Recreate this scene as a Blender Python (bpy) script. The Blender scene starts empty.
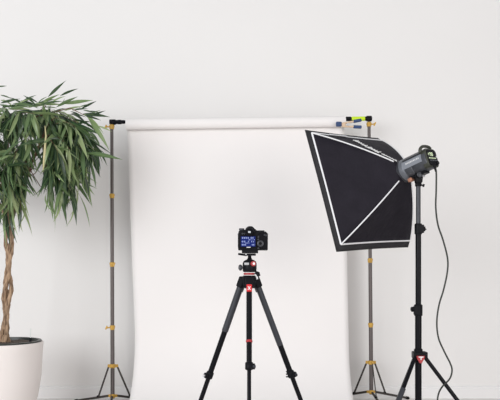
import bpy, bmesh, math, random
from mathutils import Vector, Matrix, Euler, Quaternion
random.seed(11)
C = bpy.context.scene.collection
PI = math.pi
V = Vector

# ------------------------------------------------------------------ camera
CAM_H = 1.20
cd = bpy.data.cameras.new('camera'); cam = bpy.data.objects.new('camera', cd); C.objects.link(cam)
cam.location = (0, 0, CAM_H); cam.rotation_euler = (PI/2, 0, 0)
cd.sensor_width = 36; cd.lens = 50; cd.shift_y = 0.14
bpy.context.scene.camera = cam
F = 694.4

def px(x, y, d):
    """world point seen at photo pixel (x, y) at distance d in front of the lens"""
    return V(((x-250)/F*d, d, CAM_H+(270-y)/F*d))

# ------------------------------------------------------------------ world, lights, exposure
sc = bpy.context.scene
sc.view_settings.view_transform = 'Standard'; sc.view_settings.look = 'None'
sc.view_settings.gamma = 1; sc.view_settings.use_curve_mapping = False
sc.view_settings.exposure = 0.0
w = bpy.data.worlds.new('world'); sc.world = w; w.use_nodes = True
bg = w.node_tree.nodes['Background']; bg.inputs['Color'].default_value = (0.96, 0.975, 1, 1); bg.inputs['Strength'].default_value = 0.54

def area(name, loc, target, sx, sy, power, col):
    l = bpy.data.lights.new(name, 'AREA'); l.shape = 'RECTANGLE'; l.size = sx; l.size_y = sy; l.energy = power; l.color = col
    o = bpy.data.objects.new(name, l); C.objects.link(o); o.location = loc
    o.rotation_euler = (V(target)-V(loc)).to_track_quat('-Z', 'Y').to_euler()
    return o
area('window_daylight', (-5.2, -3.2, 3.0), (0.2, 6.0, 1.6), 6.0, 4.2, 520, (0.965, 0.982, 1.0))
area('fill_light', (3.4, -2.4, 1.9), (-0.1, 6.0, 1.0), 4.5, 3.0, 185, (1.0, 0.95, 0.915))  # added fill, no real source: lifts the paper's left edge and lower wall

# ------------------------------------------------------------------ materials
def mat(name, col, rough=0.6, metal=0.0, noise=0.0, nscale=20, bump=0.0, bscale=200, emit=0, spec=0.5, sheen=0):
    m = bpy.data.materials.new(name); m.use_nodes = True
    nt = m.node_tree; b = nt.nodes['Principled BSDF']
    b.inputs['Base Color'].default_value = (*col, 1); b.inputs['Roughness'].default_value = rough
    b.inputs['Metallic'].default_value = metal; b.inputs['Specular IOR Level'].default_value = spec
    if sheen: b.inputs['Sheen Weight'].default_value = sheen
    tc = nt.nodes.new('ShaderNodeTexCoord')
    if noise:
        n = nt.nodes.new('ShaderNodeTexNoise'); n.inputs['Scale'].default_value = nscale; n.inputs['Detail'].default_value = 4
        nt.links.new(tc.outputs['Object'], n.inputs['Vector'])
        mx = nt.nodes.new('ShaderNodeMix'); mx.data_type = 'RGBA'
        mx.inputs['A'].default_value = (*[c*(1-noise) for c in col], 1)
        mx.inputs['B'].default_value = (*[min(1, c*(1+noise)) for c in col], 1)
        nt.links.new(n.outputs['Fac'], mx.inputs['Factor']); nt.links.new(mx.outputs['Result'], b.inputs['Base Color'])
    if bump:
        n2 = nt.nodes.new('ShaderNodeTexNoise'); n2.inputs['Scale'].default_value = bscale; n2.inputs['Detail'].default_value = 3
        nt.links.new(tc.outputs['Object'], n2.inputs['Vector'])
        bp = nt.nodes.new('ShaderNodeBump'); bp.inputs['Strength'].default_value = bump; bp.inputs['Distance'].default_value = 0.01
        nt.links.new(n2.outputs['Fac'], bp.inputs['Height']); nt.links.new(bp.outputs['Normal'], b.inputs['Normal'])
    if emit:
        b.inputs['Emission Color'].default_value = (*col, 1); b.inputs['Emission Strength'].default_value = emit
    return m

M = dict(
    wall=mat('white_paint', (0.80, 0.785, 0.772), 0.85, noise=0.012, nscale=1.3, bump=0.05, bscale=60, spec=0.2),
    board=mat('white_gloss_paint', (0.80, 0.79, 0.785), 0.5, noise=0.01, nscale=5),
    floor=mat('pale_floor', (0.74, 0.70, 0.68), 0.55, noise=0.05, nscale=6, bump=0.1, bscale=40),
    paper=mat('white_paper', (0.84, 0.812, 0.80), 0.8, noise=0.008, nscale=2, spec=0.2),
    black=mat('black_plastic', (0.008, 0.008, 0.010), 0.38, noise=0.15, nscale=40, spec=0.08),
    blackmetal=mat('black_metal', (0.006, 0.006, 0.008), 0.25, noise=0.15, nscale=30, spec=0.10),
    greymetal=mat('anthracite_metal', (0.045, 0.047, 0.055), 0.32, metal=0.3, spec=0.3, noise=0.15, nscale=30),
    tube=mat('brown_grey_tube', (0.105, 0.088, 0.085), 0.4, metal=0.3, noise=0.12, nscale=25),
    leg=mat('dark_bronze_leg', (0.045, 0.037, 0.033), 0.45, metal=0.2, noise=0.12, nscale=25),
    gold=mat('yellow_brass_plastic', (0.55, 0.32, 0.05), 0.4, noise=0.15, nscale=60),
    neon=mat('neon_tape', (0.62, 0.85, 0.02), 0.5, noise=0.05, nscale=60),
    navy=mat('navy_rubber', (0.018, 0.05, 0.15), 0.5, noise=0.15, nscale=60),
    beech=mat('pale_wood', (0.66, 0.48, 0.33), 0.6, noise=0.12, nscale=60),
    red=mat('red_plastic', (0.55, 0.02, 0.025), 0.4, noise=0.08, nscale=60),
    redm=mat('dull_red_plastic', (0.38, 0.03, 0.035), 0.4, noise=0.08, nscale=60),
    silver=mat('silver_metal', (0.55, 0.55, 0.56), 0.3, metal=0.8, noise=0.05, nscale=50),
    fabric=mat('black_fabric', (0.016, 0.014, 0.020), 0.7, noise=0.3, nscale=9, bump=0.5, bscale=22, sheen=0, spec=0.12),
    fabricr=mat('charcoal_fabric', (0.034, 0.033, 0.036), 0.8, noise=0.25, nscale=14, bump=0.4, bscale=60, sheen=0, spec=0.15),
    piping=mat('white_piping', (0.78, 0.78, 0.80), 0.6, noise=0.04, nscale=60),
    inner=mat('silver_lining', (0.7, 0.7, 0.7), 0.35, metal=0.6, noise=0.05, nscale=60),
    diffuser=mat('white_diffuser', (0.85, 0.85, 0.85), 0.9, noise=0.02, nscale=20),
    body=mat('charcoal_body', (0.075, 0.08, 0.092), 0.38, metal=0.35, noise=0.08, nscale=40),
    bodym=mat('mid_grey_body', (0.13, 0.14, 0.16), 0.38, metal=0.3, noise=0.08, nscale=40),
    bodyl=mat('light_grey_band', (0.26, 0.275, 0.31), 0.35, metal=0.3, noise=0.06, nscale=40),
    olive=mat('dark_olive_plastic', (0.035, 0.037, 0.026), 0.5, noise=0.15, nscale=60),
    print_=mat('white_print', (0.80, 0.80, 0.80), 0.6, noise=0.02, nscale=60),
    digits=mat('lit_digits', (0.72, 0.85, 0.55), 0.5, noise=0.02, nscale=60, emit=0.25),
    lcd=mat('blue_screen', (0.010, 0.020, 0.13), 0.25, noise=0.1, nscale=60, emit=0.06, spec=0.1),
    lcdtext=mat('screen_marks', (0.35, 0.42, 0.72), 0.3, noise=0.02, nscale=60, emit=0.12),
    pot=mat('cream_ceramic', (0.80, 0.745, 0.715), 0.5, noise=0.02, nscale=5),
    potin=mat('black_planter', (0.018, 0.022, 0.018), 0.4, noise=0.2, nscale=30),
    soil=mat('dark_soil', (0.09, 0.07, 0.055), 0.95, noise=0.5, nscale=60, bump=0.8, bscale=80),
    cable=mat('black_rubber_cable', (0.018, 0.022, 0.018), 0.5, noise=0.15, nscale=30),
    twig=mat('reddish_twig', (0.16, 0.085, 0.055), 0.7, noise=0.25, nscale=60),
    stem=mat('pale_green_stem', (0.56, 0.50, 0.27), 0.6, noise=0.2, nscale=60),
    clear=mat('pale_plastic', (0.74, 0.76, 0.74), 0.3, noise=0.03, nscale=60),
    glass=mat('viewfinder_glass', (0.5, 0.52, 0.55), 0.1, noise=0.03, nscale=60),
)
def bark():
    m = mat('tan_bark', (0.36, 0.23, 0.145), 0.85)
    nt = m.node_tree; b = nt.nodes['Principled BSDF']
    tc = nt.nodes.new('ShaderNodeTexCoord'); mp = nt.nodes.new('ShaderNodeMapping'); mp.inputs['Scale'].default_value = (40, 40, 7)
    n = nt.nodes.new('ShaderNodeTexNoise'); n.inputs['Scale'].default_value = 1.5; n.inputs['Detail'].default_value = 6
    r = nt.nodes.new('ShaderNodeValToRGB')
    r.color_ramp.elements[0].position = 0.32; r.color_ramp.elements[0].color = (0.10, 0.055, 0.03, 1)
    r.color_ramp.elements[1].position = 0.66; r.color_ramp.elements[1].color = (0.50, 0.34, 0.22, 1)
    nt.links.new(tc.outputs['Object'], mp.inputs['Vector']); nt.links.new(mp.outputs['Vector'], n.inputs['Vector'])
    nt.links.new(n.outputs['Fac'], r.inputs['Fac']); nt.links.new(r.outputs['Color'], b.inputs['Base Color'])
    bp = nt.nodes.new('ShaderNodeBump'); bp.inputs['Strength'].default_value = 0.6; bp.inputs['Distance'].default_value = 0.01
    nt.links.new(n.outputs['Fac'], bp.inputs['Height']); nt.links.new(bp.outputs['Normal'], b.inputs['Normal'])
    return m
M['bark'] = bark()
def leafmat():
    m = bpy.data.materials.new('leaf_green'); m.use_nodes = True
    nt = m.node_tree; b = nt.nodes['Principled BSDF']; out = nt.nodes['Material Output']
    b.inputs['Roughness'].default_value = 0.30; b.inputs['Specular IOR Level'].default_value = 0.6
    oi = nt.nodes.new('ShaderNodeObjectInfo'); ge = nt.nodes.new('ShaderNodeNewGeometry')
    ad = nt.nodes.new('ShaderNodeMath'); ad.operation = 'ADD'; fr = nt.nodes.new('ShaderNodeMath'); fr.operation = 'FRACT'
    nt.links.new(oi.outputs['Random'], ad.inputs[0]); nt.links.new(ge.outputs['Random Per Island'], ad.inputs[1]); nt.links.new(ad.outputs[0], fr.inputs[0])
    r = nt.nodes.new('ShaderNodeValToRGB'); e = r.color_ramp.elements
    e[0].position = 0; e[0].color = (0.016, 0.040, 0.020, 1); e[1].position = 1; e[1].color = (0.42, 0.50, 0.25, 1)
    a = e.new(0.35); a.color = (0.042, 0.088, 0.040, 1); a = e.new(0.62); a.color = (0.12, 0.20, 0.080, 1); a = e.new(0.85); a.color = (0.28, 0.38, 0.17, 1)
    nt.links.new(fr.outputs[0], r.inputs['Fac'])
    # paler midrib from the leaf's own UV
    uv = nt.nodes.new('ShaderNodeUVMap'); sx = nt.nodes.new('ShaderNodeSeparateXYZ'); nt.links.new(uv.outputs['UV'], sx.inputs[0])
    s = nt.nodes.new('ShaderNodeMath'); s.operation = 'SUBTRACT'; s.inputs[1].default_value = 0.5; nt.links.new(sx.outputs['Y'], s.inputs[0])
    ab = nt.nodes.new('ShaderNodeMath'); ab.operation = 'ABSOLUTE'; nt.links.new(s.outputs[0], ab.inputs[0])
    lt = nt.nodes.new('ShaderNodeMath'); lt.operation = 'LESS_THAN'; lt.inputs[1].default_value = 0.06; nt.links.new(ab.outputs[0], lt.inputs[0])
    ml = nt.nodes.new('ShaderNodeMath'); ml.operation = 'MULTIPLY'; ml.inputs[1].default_value = 0.35; nt.links.new(lt.outputs[0], ml.inputs[0])
    mx = nt.nodes.new('ShaderNodeMix'); mx.data_type = 'RGBA'; mx.inputs['B'].default_value = (0.30, 0.40, 0.16, 1)
    nt.links.new(ml.outputs[0], mx.inputs['Factor']); nt.links.new(r.outputs['Color'], mx.inputs['A']); nt.links.new(mx.outputs['Result'], b.inputs['Base Color'])
    tr = nt.nodes.new('ShaderNodeBsdfTranslucent'); ms = nt.nodes.new('ShaderNodeMixShader'); ms.inputs[0].default_value = 0.30
    nt.links.new(mx.outputs['Result'], tr.inputs['Color'])
    nt.links.new(b.outputs[0], ms.inputs[1]); nt.links.new(tr.outputs[0], ms.inputs[2]); nt.links.new(ms.outputs[0], out.inputs['Surface'])
    return m
M['leafy'] = leafmat()

# ------------------------------------------------------------------ mesh helpers
def frame(d):
    d = d.normalized(); up = V((0, 0, 1)) if abs(d.z) < 0.95 else V((1, 0, 0))
    a = d.cross(up).normalized(); b = a.cross(d).normalized(); return a, b
class MB:
    def __init__(s): s.v = []; s.f = []
    def add(s, vs, fs):
        n = len(s.v); s.v += [V(p) for p in vs]; s.f += [tuple(i+n for i in f) for f in fs]; return s
    def box(s, c, size, R=None):
        c = V(c); h = V(size)/2; R = R or Matrix.Identity(3)
        vs = [c+R@V((x*h.x, y*h.y, z*h.z)) for x in (-1, 1) for y in (-1, 1) for z in (-1, 1)]
        return s.add(vs, [(0,1,3,2),(4,6,7,5),(0,4,5,1),(2,3,7,6),(0,2,6,4),(1,5,7,3)])
    def hexa(s, a, b):          # two quads of four points each, joined
        return s.add(list(a)+list(b), [(3,2,1,0),(4,5,6,7)]+[(i,(i+1)%4,(i+1)%4+4,i+4) for i in range(4)])
    def tube(s, pts, r, n=12, cap=True):
        pts = [V(p) for p in pts]; rs = r if isinstance(r, (list, tuple)) else [r]*len(pts)
        vs = []; pa = None
        for i, p in enumerate(pts):
            d = (pts[min(i+1, len(pts)-1)]-pts[max(i-1, 0)])
            if pa is None: a, b = frame(d)
            else:
                d.normalize(); a = (pa-d*pa.dot(d)).normalized(); b = a.cross(d).normalized()
            pa = a
            for k in range(n):
                t = 2*PI*k/n; vs.append(p+(a*math.cos(t)+b*math.sin(t))*rs[i])
        fs = [(i*n+k, i*n+(k+1)%n, (i+1)*n+(k+1)%n, (i+1)*n+k) for i in range(len(pts)-1) for k in range(n)]
        if cap: fs += [tuple(range(n))[::-1], tuple((len(pts)-1)*n+k for k in range(n))]
        return s.add(vs, fs)
    def lathe(s, o, ax, prof, n=24, cap=True):   # prof: (distance along axis, radius)
        o = V(o); ax = V(ax).normalized(); a, b = frame(ax)
        vs = [o+ax*h+(a*math.cos(2*PI*k/n)+b*math.sin(2*PI*k/n))*r for h, r in prof for k in range(n)]
        m = len(prof)
        fs = [(i*n+k, i*n+(k+1)%n, (i+1)*n+(k+1)%n, (i+1)*n+k) for i in range(m-1) for k in range(n)]
        if cap: fs += [tuple(range(n))[::-1], tuple((m-1)*n+k for k in range(n))]
        return s.add(vs, fs)
    def prism(s, outline, a, b, e, o, t):        # outline (u,v) in plane a,b at origin o, extruded t along e
        a, b, e, o = V(a), V(b), V(e), V(o); n = len(outline)
        vs = [o+a*u+b*v for u, v in outline]+[o+a*u+b*v+e*t for u, v in outline]
        return s.add(vs, [tuple(range(n))[::-1], tuple(range(n, 2*n))]+[(i, (i+1)%n, (i+1)%n+n, i+n) for i in range(n)])
    def build(s, name, m, parent=None, smooth=True, bevel=0, seg=2, sub=0):
        me = bpy.data.meshes.new(name); me.from_pydata([tuple(v) for v in s.v], [], s.f)
        bm = bmesh.new(); bm.from_mesh(me); bmesh.ops.recalc_face_normals(bm, faces=bm.faces); bm.to_mesh(me); bm.free()
        me.materials.append(m)
        o = bpy.data.objects.new(name, me); C.objects.link(o)
        if parent:
            o.parent = parent
            # the root Empties are only moved, never turned: bring the mesh into the parent's frame
            off = V((0, 0, 0)); p = parent
            while p: off += p.location; p = p.parent
            for v in me.vertices: v.co -= off
        if smooth:
            for p in me.polygons: p.use_smooth = True
            me.set_sharp_from_angle(angle=math.radians(38))
        if bevel:
            md = o.modifiers.new('bevel', 'BEVEL'); md.width = bevel; md.segments = seg; md.limit_method = 'ANGLE'; md.angle_limit = math.radians(40)
        if sub: md = o.modifiers.new('sub', 'SUBSURF'); md.levels = md.render_levels = sub
        return o
def thing(name, label, cat, loc, group=None):
    o = bpy.data.objects.new(name, None); C.objects.link(o); o.location = loc; o.empty_display_size = 0.1
    return tag(o, label, cat, group)
def tag(o, label, cat, group=None):
    o['label'] = label; o['category'] = cat
    if group: o['group'] = group
    return o
def lerp(a, b, t): return V(a)*(1-t)+V(b)*t

# ------------------------------------------------------------------ setting
WALL = 6.50
o = MB().box((0.5, WALL+0.06, 3.0), (13, 0.12, 6.0)).build('wall_back', M['wall'], smooth=False); o['kind'] = 'structure'
o = MB().box((0.5, 2.03, -0.05), (13, 9.06, 0.10)).build('floor', M['floor'], smooth=False); o['kind'] = 'structure'
o = MB().prism([(0, 0), (-0.02, 0), (-0.02, 0.088), (-0.014, 0.096), (-0.014, 0.108), (-0.006, 0.116), (0, 0.116)], (0, 1, 0), (0, 0, 1), (1, 0, 0), (-6, WALL, 0), 13).build('baseboard_back', M['board'], smooth=False); o['kind'] = 'structure'

# ------------------------------------------------------------------ backdrop stands
def backdrop_stand(label, top, base, collars, root_y):
    """top/base are world points of the pole; collars: list of (z, knob direction)"""
    d = base.y
    t = thing('backdrop_stand', label, 'stand', (base.x, base.y, 0), 'stands carrying the paper backdrop')
    def at(z): return lerp(base, top, (z-base.z)/(top.z-base.z))
    zs = [c[0] for c in collars]
    hubz, rootz = collars[-2][0], collars[-1][0]
    lv = [rootz-0.02]+sorted([z for z in zs[:-2]])+[top.z]
    radii = [0.0180, 0.0168, 0.0156, 0.0144, 0.013, 0.012]
    for i in range(len(lv)-1):
        MB().tube([at(lv[i]), at(lv[i+1])], radii[i], 16).build('pole_section', M['tube'], t)
    for z, kd in collars[:-2]:
        p = at(z)
        c = MB().lathe(p+V((0, 0, -0.020)), (0, 0, 1), [(0, .018), (.004, .0205), (.016, .0205), (.019, .0235), (.034, .0235), (.038, .020), (.040, .018)], 20).build('collar', M['gold'], t)
        if kd:
            k = V(kd).normalized(); q = p+k*0.022
            MB().tube([q, q+k*0.022], 0.006, 10).box(q+k*0.030, (0.012, 0.012, 0.034), Matrix.Rotation(0.4, 3, 'Y')).lathe(q+k*0.020, k, [(0, .009), (.006, .010), (.012, .007)], 12).build('wing_knob', M['gold'], c, bevel=0.002)
    h = at(hubz)
    dirs = [V((0.10, -1, 0)).normalized(), V((-0.87, 0.5, 0)), V((0.87, 0.5, 0))]
    hub = MB().lathe(h+V((0, 0, -.018)), (0, 0, 1), [(0, .020), (.003, .026), (.033, .026), (.036, .020)], 20)
    for k in dirs: hub.box(h+k*0.036, (0.026, 0.018, 0.024), Matrix.Rotation(math.atan2(k.y, k.x), 3, 'Z'))
    hub.build('upper_hub', M['gold'], t, bevel=0.002)
    r = at(rootz)
    hub = MB().lathe(r+V((0, 0, -.016)), (0, 0, 1), [(0, .018), (.003, .024), (.030, .024), (.034, .019)], 20)
    for k in dirs: hub.box(r+k*0.032, (0.024, 0.018, 0.022), Matrix.Rotation(math.atan2(k.y, k.x), 3, 'Z'))
    hub.build('lower_hub', M['gold'], t, bevel=0.002)
    for k in dirs:
        a = r+k*0.036; L = 0.435
        e = V((r.x+k.x*L, r.y+k.y*L, 0.020))
        lg = MB().tube([a, e], 0.0105, 12).build('leg', M['leg'], t)
        dn = (e-a).normalized()
        MB().lathe(e-dn*0.03, dn, [(0, .012), (.004, .0145), (.030, .0145), (.038, .010)], 14).build('rubber_foot', M['black'], lg)
        j = lerp(a, e, 0.31)+V((0, 0, 0.010))
        b = MB().box((h+k*0.040+j)/2, ((j-h-k*0.040).length, 0.007, 0.016), (j-h-k*0.040).to_track_quat('X', 'Z').to_matrix()).build('brace', M['leg'], t, bevel=0.002)
        MB().lathe(j+V((-.004, 0, 0))-k.cross(V((0, 0, 1)))*0.012, k.cross(V((0, 0, 1))), [(0, .008), (.024, .008)], 10).build('rivet', M['black'], b)
    MB().tube([at(top.z), at(top.z)+V((0, 0, 0.03))], 0.009, 12).build('spigot', M['leg'], t)
    return t
DL, DR = 6.05, 6.18
tl, bl = px(111.8, 124.5, DL), px(112.6, 396, DL)
tr_, br = px(369, 121.5, DR), px(371.3, 392.5, DR)
def zl(y, d): return CAM_H+(270-y)/F*d
backdrop_stand('brown-grey backdrop stand with yellow collars beside the potted tree', tl, bl,
    [(zl(127, DL), (-1, -.3, 0)), (zl(196, DL), None), (zl(264.5, DL), (.55, -1, 0)), (zl(327.5, DL), (-1, -.4, 0)), (zl(366, DL), None), (zl(396, DL), None)], 396)
backdrop_stand('brown-grey backdrop stand with yellow collars behind the softbox', tr_, br,
    [(zl(124.5, DR), (1, -.4, 0)), (zl(196, DR), None), (zl(260.5, DR), (-.4, -1, 0)), (zl(325, DR), (.2, 1, 0)), (zl(362.5, DR), None), (zl(392, DR), None)], 392)

# ------------------------------------------------------------------ crossbar, paper, clamp
a, b = px(109, 122.2, DL), px(371.5, 118.6, DR); ax = (b-a).normalized(); LB = (b-a).length
def barx(x):   # point on the bar at photo column x
    for i in range(40):
        pass
    k = (x-250)/F; t = (k*a.y-a.x)/(ax.x-k*ax.y); return a+ax*t
t = thing('crossbar', 'black telescopic crossbar with neon yellow tape across both stand tops', 'pole', tuple(a))
MB().tube([barx(116), barx(366)], 0.0145, 16).build('bar', M['blackmetal'], t)
MB().lathe(barx(109.5), ax, [(0, .020), (.004, .024), (.050, .024), (.056, .018), (.070, .0175), (.074, .0195), (.100, .0195), (.104, .0165), (.128, .0165)], 20).build('end_fitting', M['black'], t)
MB().lathe(barx(371.8), -ax, [(0, .018), (.005, .025), (.045, .025), (.052, .019), (.062, .018)], 20).build('end_fitting', M['black'], t)
MB().lathe(barx(351.5), ax, [(0, .0175), (.003, .0195), (.116, .0195), (.119, .0175)], 20).build('neon_tape', M['neon'], t)['label'] = 'neon yellow-green tape band'
MB().lathe(barx(345.6), ax, [(0, .016), (.003, .020), (.046, .020), (.049, .016)], 20).build('tube_sleeve', M['black'], t)

RR = 0.047
ra, rb = barx(126)+V((0, 0, -.021)), barx(345)+V((0, 0, -.022))
bd = thing('paper_backdrop', 'off-white seamless paper backdrop rolled on the crossbar and sweeping onto the floor', 'backdrop', (-.05, 6.1, 0))
ro = MB(); n = 40
av, bv = frame((rb-ra))
rd = (rb-ra).normalized()
vs = []
for p in (ra, rb):
    for r in (RR, 0.038):
        vs += [p+(av*math.cos(2*PI*k/n)+bv*math.sin(2*PI*k/n))*r for k in range(n)]
fs = []
for k in range(n):
    k1 = (k+1) % n
    fs += [(k, k1, 2*n+k1, 2*n+k), (n+k, n+k1, k1, k), (2*n+k, 2*n+k1, 3*n+k1, 3*n+k), (n+k1, n+k, 3*n+k, 3*n+k1)]
ro.add(vs, fs).build('paper_roll', M['paper'], bd)
# the sheet leaves the back of the roll, hangs, curves forward and lies on the floor
prof = []
yb = 0.043
R0 = 0.62
zt_l, zt_r = ra.z, rb.z
rows = []
for i in range(25):
    f = i/24; rows.append(('v', f))
for i in range(1, 25): rows.append(('c', i/24*PI/2))
for i in range(1, 9): rows.append(('f', i/8))
cols = 41; vs = []
d_bot = 6.145
for kind, f in rows:
    for c in range(cols):
        s = c/(cols-1)
        xt = ra.x+(rb.x-ra.x)*s
        top = ra.lerp(rb, s)
        xbot = -1.018+(0.873+1.018)*s
        yt = top.y+yb; zt = top.z
        wob = 0.003*math.sin(s*7+0.6)
        if kind == 'v':
            z = zt+(R0-zt)*f; y = yt+(d_bot-yt)*f+wob*f; x = xt+(xbot-xt)*f
        elif kind == 'c':
            y = d_bot-R0*(1-math.cos(f))+wob*math.cos(f); z = R0*(1-math.sin(f))+0.003; x = xbot
        else:
            y = d_bot-R0-0.62*f; z = 0.003; x = xbot
        vs.append((x, y, z))
nr = len(rows)
fs = [(r*cols+c, r*cols+c+1, (r+1)*cols+c+1, (r+1)*cols+c) for r in range(nr-1) for c in range(cols-1)]
sh = MB().add(vs, fs).build('paper_sheet', M['paper'], bd)
md = sh.modifiers.new('thick', 'SOLIDIFY'); md.thickness = 0.0012; md.offset = 0

# spring clamp on the end of the roll
cp = px(349, 124, 6.09)
t = thing('spring_clamp', 'pale spring clamp with navy blue tips pinching the right end of the paper roll', 'clamp', tuple(cp))
def P(x, y, d=6.07): return px(x, y, d)
for (x0, y0, x1, y1) in ((342, 123.6, 354, 121.4), (342, 126.2, 354, 126.8)):
    p0, p1 = P(x0, y0), P(x1, y1); dv = p1-p0
    lv_ = MB().box((p0+p1)/2, (dv.length, 0.022, 0.014), dv.to_track_quat('X', 'Z').to_matrix()).build('lever', M['beech'], t, bevel=0.003)
    q = p1+dv.normalized()*0.030
    MB().box(q, (0.072, 0.028, 0.026), dv.to_track_quat('X', 'Z').to_matrix()).build('handle_grip', M['navy'], lv_, bevel=0.006)
p0, p1 = P(336, 124), P(341.5, 124.4)
MB().box((p0+p1)/2, ((p1-p0).length, 0.034, 0.040)).build('jaw_pad', M['navy'], t, bevel=0.006)
MB().box(P(343.5, 124.6), (0.035, 0.020, 0.030)).build('jaw', M['beech'], t, bevel=0.004)
MB().tube([P(348, 124.4, 6.04), P(348, 124.4, 6.10)], 0.013, 14).build('spring', M['silver'], t)
MB().tube([P(349, 121.6), P(351, 120.6), P(354, 121.0)], 0.006, 10).build('trigger', M['black'], t)

# ------------------------------------------------------------------ light stand
DS = 4.34
def S(x, y, d=DS): return px(x, y, d)
t = thing('light_stand', 'black metal light stand with red locks carrying the softbox lamp', 'stand', (S(418.5, 300).x, DS, 0))
sx = S(418.3, 300).x
def sz(y): return zl(y, DS)
MB().tube([(sx, DS, sz(183)), (sx, DS, sz(231))], 0.0145, 20).build('pole_section', M['greymetal'], t)
MB().tube([(sx, DS, sz(230)), (sx, DS, sz(312))], 0.0178, 20).build('pole_section', M['blackmetal'], t)
MB().tube([(sx, DS, sz(311)), (sx, DS, 0.12)], 0.0205, 20).build('pole_section', M['blackmetal'], t)
for y0, y1, s in ((223.5, 234.5, 1), (304.3, 316, -1)):
    r = 0.0235 if s == 1 else 0.026
    z0, z1 = sz(y1), sz(y0)
    c = MB().lathe((sx, DS, z0), (0, 0, 1), [(0, r-.004), (.004, r), (z1-z0-.004, r), (z1-z0, r-.004)], 20)
    c.box((sx+s*0.016, DS-.012, (z0+z1)/2), (0.030, 0.026, (z1-z0)*0.75)); cc = c.build('clamp_collar', M['black'], t, bevel=0.003)
    zz = (z0+z1)/2+(0 if s == 1 else 0.008)
    if s == 1:
        MB().tube([(sx+.024, DS-.01, zz+.008), (sx+.036, DS-.015, zz+.002), (sx+.046, DS-.018, zz-.006)], [.007, .006, .003], 10).box((sx+.034, DS-.014, zz), (.012, .012, .030)).build('lock_knob', M['black'], cc, bevel=0.002)
    else:
        MB().lathe((sx-.022, DS-.01, zz), (-1, -.2, -.1), [(0, .009), (.008, .009), (.010, .016), (.024, .016), (.027, .012)], 14).build('lock_knob', M['black'], cc)
zc = sz(355)
col = MB().box((sx+.008, DS, zc), (0.088, 0.070, 0.044)).lathe((sx, DS, zc-.03), (0, 0, 1), [(0, .027), (.07, .027)], 20)
col.build('leg_collar', M['black'], t, bevel=0.006)
MB().prism([(-.026, .012), (.026, .012), (.022, -.006), (.006, -.034), (-.006, -.034), (-.022, -.006)], (1, 0, 0), (0, 0, 1), (0, -1, 0), (sx+.004, DS-.0365, zc-.012), .014).build('leg_lock', M['redm'], t, bevel=0.003)['label'] = 'dark red triangular lock'
MB().box((sx+.004, DS-.053, zc-.006), (.030, .004, .006)).box((sx+.004, DS-.053, zc-.016), (.006, .004, .014)).build('lock_mark', M['print_'], t)
for az in (-15, 105, 225):
    k = V((math.cos(math.radians(az)), math.sin(math.radians(az)), 0))
    aa = V((sx, DS, zc-.012))+k*0.040; e = V((sx, DS, 0.015))+k*0.52
    dn = (e-aa).normalized(); mid = lerp(aa, e, 0.30)
    lg = MB().tube([aa, e], 0.0125, 14).build('leg', M['blackmetal'], t)
    if az == 225:
        MB().tube([mid-dn*.02, mid+dn*0.10], 0.0165, 14).build('leg_sleeve', M['greymetal'], lg)
    MB().lathe(e-dn*0.05, dn, [(0, .014), (.004, .017), (.045, .017), (.055, .012)], 14).build('rubber_foot', M['black'], lg)
    j = lerp(aa, e, 0.62)
    br_ = MB().box(((V((sx, DS, 0.165))+k*0.03)+j)/2, ((j-(V((sx, DS, 0.165))+k*0.03)).length, 0.006, 0.016), (j-(V((sx, DS, 0.165))+k*0.03)).to_track_quat('X', 'Z').to_matrix()).build('brace', M['blackmetal'], t)
MB().lathe((sx, DS, 0.145), (0, 0, 1), [(0, .024), (.004, .029), (.034, .029), (.038, .024)], 20).build('lower_collar', M['black'], t, bevel=0.002)
MB().lathe((sx, DS, 0.105), (0, 0, 1), [(0, .018), (.003, .022), (.02, .022)], 20).build('pole_cap', M['black'], t)

# ------------------------------------------------------------------ softbox
RW = V((0.73487157, 0.67558075, 0.05961909)); RH = V((-0.22740516, 0.16263325, 0.9601236)); RN = V((0.63894497, -0.71912522, 0.2731451))
SC = V((0.7513, 4.6873, 1.7321)); SW, SH, SL = 0.768, 0.820, 0.3626; UO = -0.030
def SB(u, v, n): return SC+RW*u+RH*v+RN*n
t = thing('softbox', 'large black rectangular softbox with white piping aimed at the backdrop', 'softbox', tuple(SC))
cs = ((-1, 1), (-1, -1), (1, -1), (1, 1))
front = [(a_*SW/2+UO, b_*SH/2) for a_, b_ in cs]
back_ = [(a_*(SW/2-.012)+UO, b_*(SH/2-.036)) for a_, b_ in cs]
ZB = 0.036
# lip: four strips with thickness
for i in range(4):
    j = (i+1) % 4
    f0, f1, b0, b1 = front[i], front[j], back_[i], back_[j]
    seg_n = 8; vs = []; fs = []
    for k in range(seg_n+1):
        s = k/seg_n; bow = 0.004*math.sin(PI*s)
        fx, fy = f0[0]*(1-s)+f1[0]*s, f0[1]*(1-s)+f1[1]*s
        bx_, by_ = b0[0]*(1-s)+b1[0]*s, b0[1]*(1-s)+b1[1]*s
        q = 1-bow/0.4
        vs += [SB(fx*q, fy*q, 0), SB(bx_*q, by_*q, ZB)]
    for k in range(seg_n): fs.append((2*k, 2*k+1, 2*k+3, 2*k+2))
    o = MB().add(vs, fs).build('lip_panel', M['fabricr'], t)
    md = o.modifiers.new('thick', 'SOLIDIFY'); md.thickness = 0.005; md.offset = 0
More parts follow.
